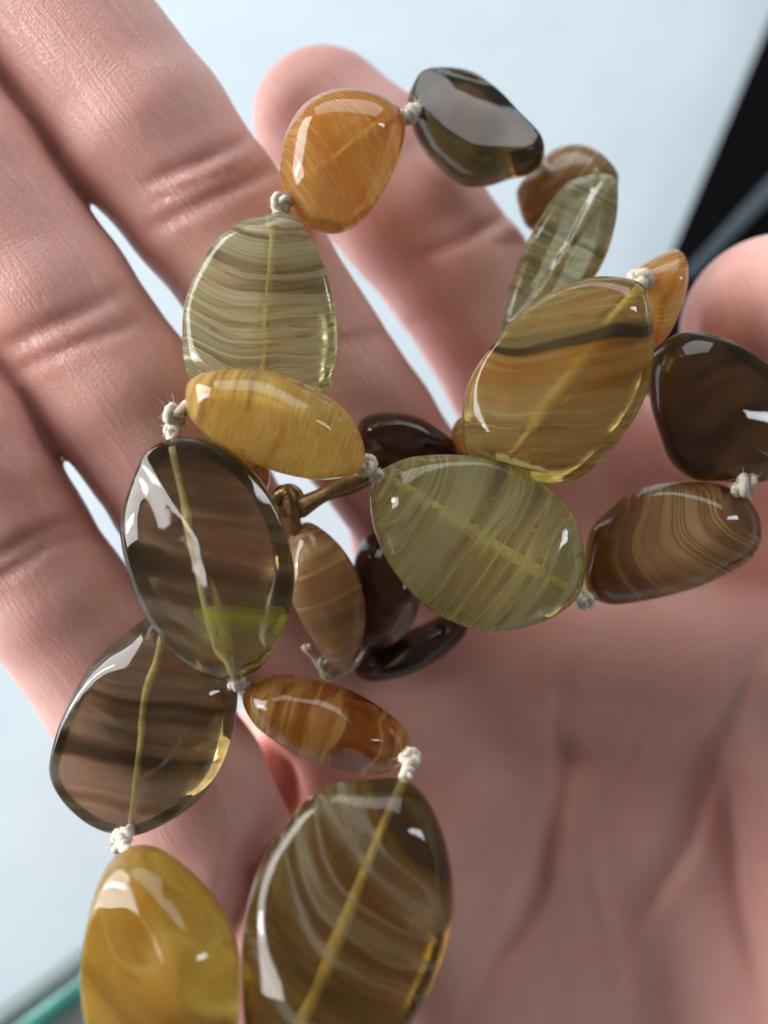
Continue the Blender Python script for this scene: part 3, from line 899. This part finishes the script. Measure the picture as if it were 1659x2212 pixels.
BEADS = [
    dict(label='orange amber bead with milky streaks in front of the index fingertip', d=13.1, th=0.48, axis=((615, 436), (866, 243)), glass=G_AMBER, swirl=W_AMBER, seed=1,
         out=[(608, 405), (607, 350), (620, 290), (655, 235), (710, 203), (770, 197), (825, 210), (860, 235), (875, 265), (868, 320), (840, 390), (800, 455), (760, 492), (725, 503), (680, 495), (640, 465)], facets=((1.0, 0.0, 0.35),)),
    dict(label='dark smoky olive bead with a grey reflection on its flat top, uppermost of the strand', d=14.0, th=0.62, axis=((888, 240), (1168, 345)), glass=G_DARK, swirl=W_DARK, seed=2, bore=False,
         out=[(880, 225), (890, 190), (915, 155), (960, 145), (1020, 155), (1070, 190), (1120, 250), (1165, 300), (1175, 335), (1160, 365), (1110, 380), (1060, 395), (1012, 396), (975, 376), (945, 350), (918, 322), (893, 278)],
         facets=((0.55, 0.0, -0.50),), floor=0.1),
    dict(label='tan and white banded bead half hidden behind the clear upright bead', d=15.0, th=0.50, axis=((1160, 350), (1280, 480)), glass=G_TAN, swirl=W_TAN, seed=3, bore=False,
         out=[(1117, 425), (1120, 400), (1150, 365), (1190, 330), (1240, 318), (1290, 335), (1325, 370), (1333, 400), (1310, 430), (1260, 460), (1200, 480), (1165, 497), (1135, 480)]),
    dict(label='pale straw bead seen on edge with a clear grey side', flakes=4, d=13.9, th=0.42, axis=((1295, 385), (1110, 700)), glass=G_PALE, swirl=W_OLIVE, seed=4, bore=False, tilt=(0.0, 0.05),
         out=[(1265, 380), (1300, 376), (1330, 390), (1335, 420), (1330, 480), (1310, 550), (1280, 605), (1240, 650), (1190, 690), (1140, 715), (1085, 720), (1090, 660), (1110, 590), (1140, 520), (1180, 450), (1225, 395)],
         facets=((0.55, 0.0, 1.0), (0.55, 0.0, -1.2))),
    dict(label='large clear bead with brown dark band, amber centre and long yellow thread line', flakes=7, d=12.6, th=0.46, axis=((1378, 622), (1092, 985)), glass=G_BRN, swirl=W_BRN, seed=5,
         out=[(1385, 615), (1340, 600), (1280, 600), (1220, 618), (1160, 650), (1105, 695), (1070, 735), (1030, 790), (1005, 850), (998, 910), (1005, 970), (1030, 1005), (1080, 1025), (1140, 1040), (1200, 1050), (1250, 1035), (1310, 985), (1360, 920), (1395, 850), (1410, 780), (1410, 700), (1402, 650)],
         facets=((0.85, 0.1, 0.55), (0.9, 0.0, -0.6))),
    dict(label='small honey amber bead between the large clear bead and the thumb', d=13.6, th=0.40, axis=((1385, 608), (1440, 745)), glass=G_AMBER, swirl=W_AMBER, seed=6, bore=False,
         out=[(1355, 600), (1390, 570), (1430, 548), (1460, 542), (1478, 565), (1480, 610), (1470, 660), (1450, 710), (1425, 745), (1400, 755), (1380, 700), (1360, 640)]),
    dict(label='dark brown smoky bead lying against the thumb at the right edge', d=13.2, th=0.55, axis=((1450, 730), (1612, 1035)), glass=G_DARK, swirl=W_DARK, seed=7, bore=False,
         out=[(1405, 790), (1425, 750), (1460, 722), (1500, 716), (1560, 730), (1620, 765), (1680, 820), (1720, 900), (1715, 980), (1680, 1030), (1620, 1045), (1560, 1040), (1500, 1035), (1455, 1000), (1430, 940), (1410, 870)],
         facets=((0.95, 0.0, 0.6), (0.88, 0.0, -0.45))),
    dict(label='brown bead with feathered cream stripes, right of the pale olive bead', d=13.3, th=0.50, axis=((1270, 1280), (1615, 1075)), glass=G_FEA, swirl=W_FEA, seed=8, bore=False,
         out=[(1265, 1200), (1275, 1150), (1310, 1105), (1360, 1065), (1420, 1045), (1490, 1040), (1550, 1045), (1600, 1065), (1630, 1100), (1640, 1140), (1635, 1180), (1610, 1215), (1560, 1245), (1500, 1270), (1430, 1290), (1360, 1303), (1310, 1305), (1275, 1285), (1262, 1245)],
         facets=((0.96, 0.0, -0.45),)),
    dict(label='pale olive bead with a broad milky band and golden thread line, in the middle of the palm', flakes=9, d=12.5, th=0.48, axis=((812, 1022), (1250, 1288)), glass=G_OLIVE, swirl=W_OLIVE, seed=9,
         out=[(800, 1060), (815, 1025), (850, 1000), (900, 985), (980, 982), (1060, 990), (1130, 1020), (1190, 1060), (1235, 1110), (1258, 1170), (1262, 1230), (1255, 1275), (1235, 1305), (1180, 1340), (1110, 1360), (1050, 1363), (980, 1345), (920, 1310), (870, 1260), (830, 1200), (805, 1130)],
         facets=((0.88, 0.0, 0.5), (0.92, 0.1, -0.5))),
    dict(label='pale straw pear-shaped bead with fine grey stripes and an upright thread line', d=12.75, th=0.46, axis=((588, 470), (568, 850)), glass=G_PALE, swirl=W_PALE, seed=10,
         out=[(575, 468), (610, 460), (645, 475), (680, 530), (710, 600), (725, 680), (730, 740), (722, 800), (705, 850), (640, 880), (560, 880), (480, 860), (425, 830), (402, 800), (395, 730), (400, 660), (430, 580), (475, 515), (525, 480)],
         facets=((0.90, 0.2, 0.42), (0.86, 0.1, -0.6))),
    dict(label='glowing yellow amber oval bead with flecked streaks across the pear-shaped bead', d=11.9, th=0.55, axis=((404, 880), (785, 1008)), glass=G_YEL, swirl=W_YEL, seed=11, bore=False,
         out=[(402, 860), (410, 825), (450, 805), (510, 798), (570, 800), (630, 815), (690, 845), (740, 880), (775, 930), (790, 980), (780, 1010), (755, 1028), (700, 1037), (640, 1030), (570, 1010), (500, 975), (440, 935), (410, 900)],
         facets=((0.85, 0.0, 0.6),)),
    dict(label='smoky grey-brown clear bead with a yellow-green glint below the amber oval', d=11.8, th=0.56, axis=((372, 955), (512, 1462)), glass=G_SMOKE, swirl=W_SMOKE_GLINT, seed=12,
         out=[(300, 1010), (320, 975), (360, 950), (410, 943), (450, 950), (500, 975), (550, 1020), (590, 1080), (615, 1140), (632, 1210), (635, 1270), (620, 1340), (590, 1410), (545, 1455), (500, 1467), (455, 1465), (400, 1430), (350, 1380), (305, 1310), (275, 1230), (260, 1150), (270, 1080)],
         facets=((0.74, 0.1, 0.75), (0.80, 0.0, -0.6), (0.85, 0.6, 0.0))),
    dict(label='smoky brown bead with plum rim and olive heart on the little finger', d=12.6, th=0.46, axis=((355, 1345), (285, 1795)), glass=G_SMOKE, swirl=W_SMOKE, seed=13,
         out=[(330, 1325), (280, 1360), (220, 1410), (175, 1470), (135, 1550), (112, 1630), (112, 1680), (140, 1730), (190, 1775), (240, 1797), (290, 1803), (345, 1785), (410, 1745), (460, 1690), (495, 1610), (510, 1540), (510, 1480), (480, 1430), (420, 1370), (370, 1330)],
         facets=((0.82, -0.6, 0.0), (0.88, 0.0, 0.5))),
    dict(label='honey yellow cloudy bead at the bottom edge, lower left of the strand', flakes=4, d=10.6, tilt=(0, -0.12), th=0.48, axis=((275, 1835), (350, 2330)), glass=G_HONEY, swirl=W_HONEY, seed=14, bore=False,
         out=[(250, 1850), (300, 1825), (350, 1835), (400, 1870), (450, 1920), (490, 1980), (512, 2040), (518, 2110), (515, 2200), (500, 2280), (440, 2330), (340, 2340), (250, 2310), (195, 2230), (178, 2140), (182, 2050), (200, 1960), (220, 1895)],
         facets=((0.85, 0.0, 0.6),)),
    dict(label='largest brown bead with white streaks and pale thread line at the bottom edge', d=10.6, tilt=(0, -0.12), th=0.50, axis=((880, 1668), (600, 2330)), glass=G_BIG, swirl=W_BIG, seed=15,
         out=[(780, 1685), (720, 1690), (660, 1730), (610, 1790), (565, 1860), (538, 1940), (525, 2030), (523, 2120), (533, 2230), (570, 2330), (660, 2380), (760, 2350), (850, 2270), (920, 2160), (965, 2040), (980, 1940), (970, 1850), (945, 1770), (910, 1710), (860, 1680)],
         facets=((0.92, 0.2, 0.35), (0.92, 0.0, -0.5))),
    dict(label='cognac brown oval bead with a grey reflection along its top, above the largest bead', d=12.0, th=0.48, axis=((530, 1488), (880, 1625)), glass=G_COG, swirl=W_COG, seed=16, bore=False,
         out=[(525, 1510), (540, 1475), (590, 1457), (650, 1462), (710, 1475), (770, 1500), (830, 1535), (875, 1575), (885, 1610), (870, 1650), (835, 1667), (780, 1668), (710, 1650), (640, 1620), (580, 1585), (545, 1555)],
         facets=((0.95, 0.0, 0.45),)),
    dict(label='tan and cream banded bead hanging from the brass clasp', d=13.3, th=0.36, axis=((640, 1140), (745, 1440)), glass=G_TAN, swirl=W_TAN, seed=17, bore=False,
         out=[(640, 1138), (668, 1128), (705, 1150), (740, 1185), (768, 1230), (785, 1280), (790, 1335), (782, 1390), (760, 1440), (735, 1450), (705, 1425), (670, 1375), (640, 1320), (618, 1260), (615, 1190)]),
    dict(label='dark plum bead deep in the palm left of the pale olive bead', d=14.1, th=0.45, axis=((800, 1160), (820, 1400)), glass=G_PLUM, swirl=W_PLUM, seed=18, bore=False,
         out=[(775, 1180), (810, 1150), (860, 1170), (900, 1220), (910, 1290), (890, 1350), (850, 1395), (800, 1410), (770, 1370), (762, 1290), (762, 1230)]),
    dict(label='dark plum bead with a bluish highlight resting on the palm', d=14.2, th=0.45, axis=((770, 1440), (1000, 1330)), glass=G_PLUM, swirl=W_PLUM, seed=19, bore=False,
         out=[(765, 1445), (790, 1410), (850, 1375), (910, 1350), (970, 1325), (1010, 1330), (1005, 1370), (960, 1415), (900, 1450), (840, 1468), (790, 1470)]),
    dict(label='red-brown bead with amber underside behind the amber oval bead', d=14.0, th=0.42, axis=((780, 950), (1005, 985)), glass=G_COG, swirl=W_PLUM, seed=20, bore=False,
         out=[(770, 935), (780, 908), (810, 894), (860, 892), (910, 903), (955, 930), (990, 960), (1015, 985), (980, 1010), (900, 1025), (830, 1025), (785, 1000)], facets=((0.7, 0.0, 0.8),)),
    dict(label='orange amber bead peeping out behind the large clear bead', d=13.7, th=0.35, axis=((980, 900), (1080, 990)), glass=G_AMBER, swirl=W_AMBER, seed=21, bore=False,
         out=[(975, 940), (985, 910), (1010, 890), (1050, 895), (1085, 925), (1090, 965), (1060, 985), (1015, 985), (985, 970)]),
    dict(label='dark amber bead tucked under the amber oval bead beside the clasp', d=13.0, th=0.30, axis=((480, 955), (570, 1050)), glass=G_COG, swirl=W_COG, seed=22, bore=False,
         out=[(455, 950), (480, 935), (530, 945), (570, 975), (582, 1020), (575, 1060), (545, 1062), (505, 1030), (470, 990)]),
]
for sp in BEADS:
    make_bead(sp)


def knot(u, v, d, size, rot=0.0, fuzz=120, squash=1.0):
    """an overhand knot: a wound (2,3) cord with loose fibres"""
    c = np.array(P(u, v, d))
    rp = 0.86 * size / FPX * d
    M = np.array(Matrix.Rotation(rot, 3, 'Z') @ Matrix.Rotation(0.6 + rot, 3, 'X'))
    pth = []
    for i in range(60):
        t = 2 * math.pi * i / 60
        rr = 0.50 + 0.24 * math.cos(3 * t)
        q = np.array((rr * math.cos(2 * t), rr * math.sin(2 * t) * squash, 0.34 * math.sin(3 * t))) * rp
        pth.append(c + M @ q)
    parts = [tube(pth, [rp * 0.34 * (1 + 0.10 * math.sin(i * 3.7)) for i in range(60)], 8, True)]
    for i in range(fuzz):
        dr = rng.normal(size=3)
        dr /= np.linalg.norm(dr)
        st = c + dr * rp * 0.62
        b2 = rng.normal(size=3) * rp * 0.30
        L = rp * rng.uniform(0.08, 0.30)
        parts.append(tube([st, st + dr * L * 0.5 + b2 * 0.35, st + dr * L + b2], [0.005, 0.004, 0.0015], 3))
    V, F = join(parts)
    return part('knot', V, F, CORD)


for (u, v, d, s, r) in [(608, 440, 12.85, 30, 0.4), (888, 246, 13.5, 30, 1.3), (1382, 606, 13.05, 34, 2.2), (1608, 1048, 12.85, 36, 0.9), (1264, 1296, 12.9, 24, 1.9),
                        (790, 1005, 12.05, 30, 2.6), (812, 1028, 12.2, 20, 0.2), (378, 897, 11.85, 34, 0.7), (372, 932, 11.85, 24, 2.0), (512, 1472, 11.85, 28, 1.1), (886, 1640, 11.5, 30, 2.9), (262, 1818, 11.7, 34, 1.6),
                        (700, 1432, 13.4, 20, 0.5)]:
    knot(u, v, d, s, r)


def cord(pts, r, name='cord'):
    pp = smooth_path([P(*q) for q in pts], 18)
    parts = []
    n = len(pp)
    for k in range(2):
        q = []
        for i, p in enumerate(pp):
            an = i * 0.9 + k * math.pi
            q.append(p + RX * math.cos(an) * r * 0.45 + UPV * math.sin(an) * r * 0.45)
        parts.append(tube(q, r * 0.62, 6))
    V, F = join(parts)
    return part(name, V, F, CORD)


cord([(600, 425, 12.9), (612, 445, 12.85), (594, 472, 12.8)], 0.07)
cord([(862, 248, 13.2), (888, 246, 13.5), (905, 245, 13.8)], 0.07)
cord([(1160, 348, 14.1), (1180, 362, 14.4), (1190, 378, 14.7)], 0.06)
cord([(1372, 628, 12.75), (1384, 606, 13.0), (1398, 600, 13.4)], 0.07)
cord([(1602, 1022, 13.0), (1608, 1048, 12.9), (1590, 1080, 13.1)], 0.08)
cord([(1240, 1284, 12.6), (1264, 1296, 12.9), (1290, 1285, 13.2)], 0.06)
cord([(765, 1000, 11.95), (795, 1010, 12.1), (822, 1030, 12.4)], 0.07)
cord([(412, 872, 11.9), (380, 905, 11.85), (374, 962, 11.8)], 0.08)
cord([(506, 1450, 11.8), (514, 1472, 11.85), (545, 1490, 12.0)], 0.07)
cord([(868, 1615, 12.0), (886, 1640, 11.55), (876, 1680, 11.0)], 0.07)
cord([(284, 1790, 12.5), (264, 1818, 11.7), (280, 1845, 10.9)], 0.07)
cord([(660, 1395, 13.3), (690, 1432, 13.4), (708, 1462, 13.4), (740, 1450, 13.6), (790, 1415, 14.1)], 0.06)

# brass clasp
clasp = bpy.data.objects.new('clasp', None)
COL.objects.link(clasp)
clasp.parent = neck
clasp['label'] = 'aged brass hook and eye clasp'


def clasp_part(name, V, F):
    return part(name, V, F, BRASS, clasp)


cr = P(622, 1082, 13.1)
r_ = 26 / FPX * 13.1
ringp = []
for i in range(36):
    a = 2 * math.pi * i / 36
    ringp.append(cr + RX * (math.cos(a) * r_) + UPV * (math.sin(a) * r_ * 1.05) + FW * (0.06 * math.sin(a + 0.5)))
clasp_part('eye', *tube(ringp, 0.058, 10, True))
hp = smooth_path([P(640, 1100, 13.12), (P(655, 1092, 13.15)), P(700, 1068, 13.3), P(745, 1048, 13.4), P(790, 1030, 13.45), P(815, 1030, 13.6)], 30)
clasp_part('hook', *tube(hp, [0.125 if i < 3 else 0.115 + 0.02 * math.sin(i * 0.4) for i in range(len(hp))], 12))
lp = smooth_path([P(598, 1092, 13.12), P(602, 1068, 12.98), P(618, 1060, 12.9), P(630, 1078, 12.9), P(634, 1110, 12.98), P(640, 1150, 13.15)], 36)
clasp_part('wire_loop', *tube(lp, [0.075 + 0.006 * math.sin(i * 2.4) for i in range(len(lp))], 12))
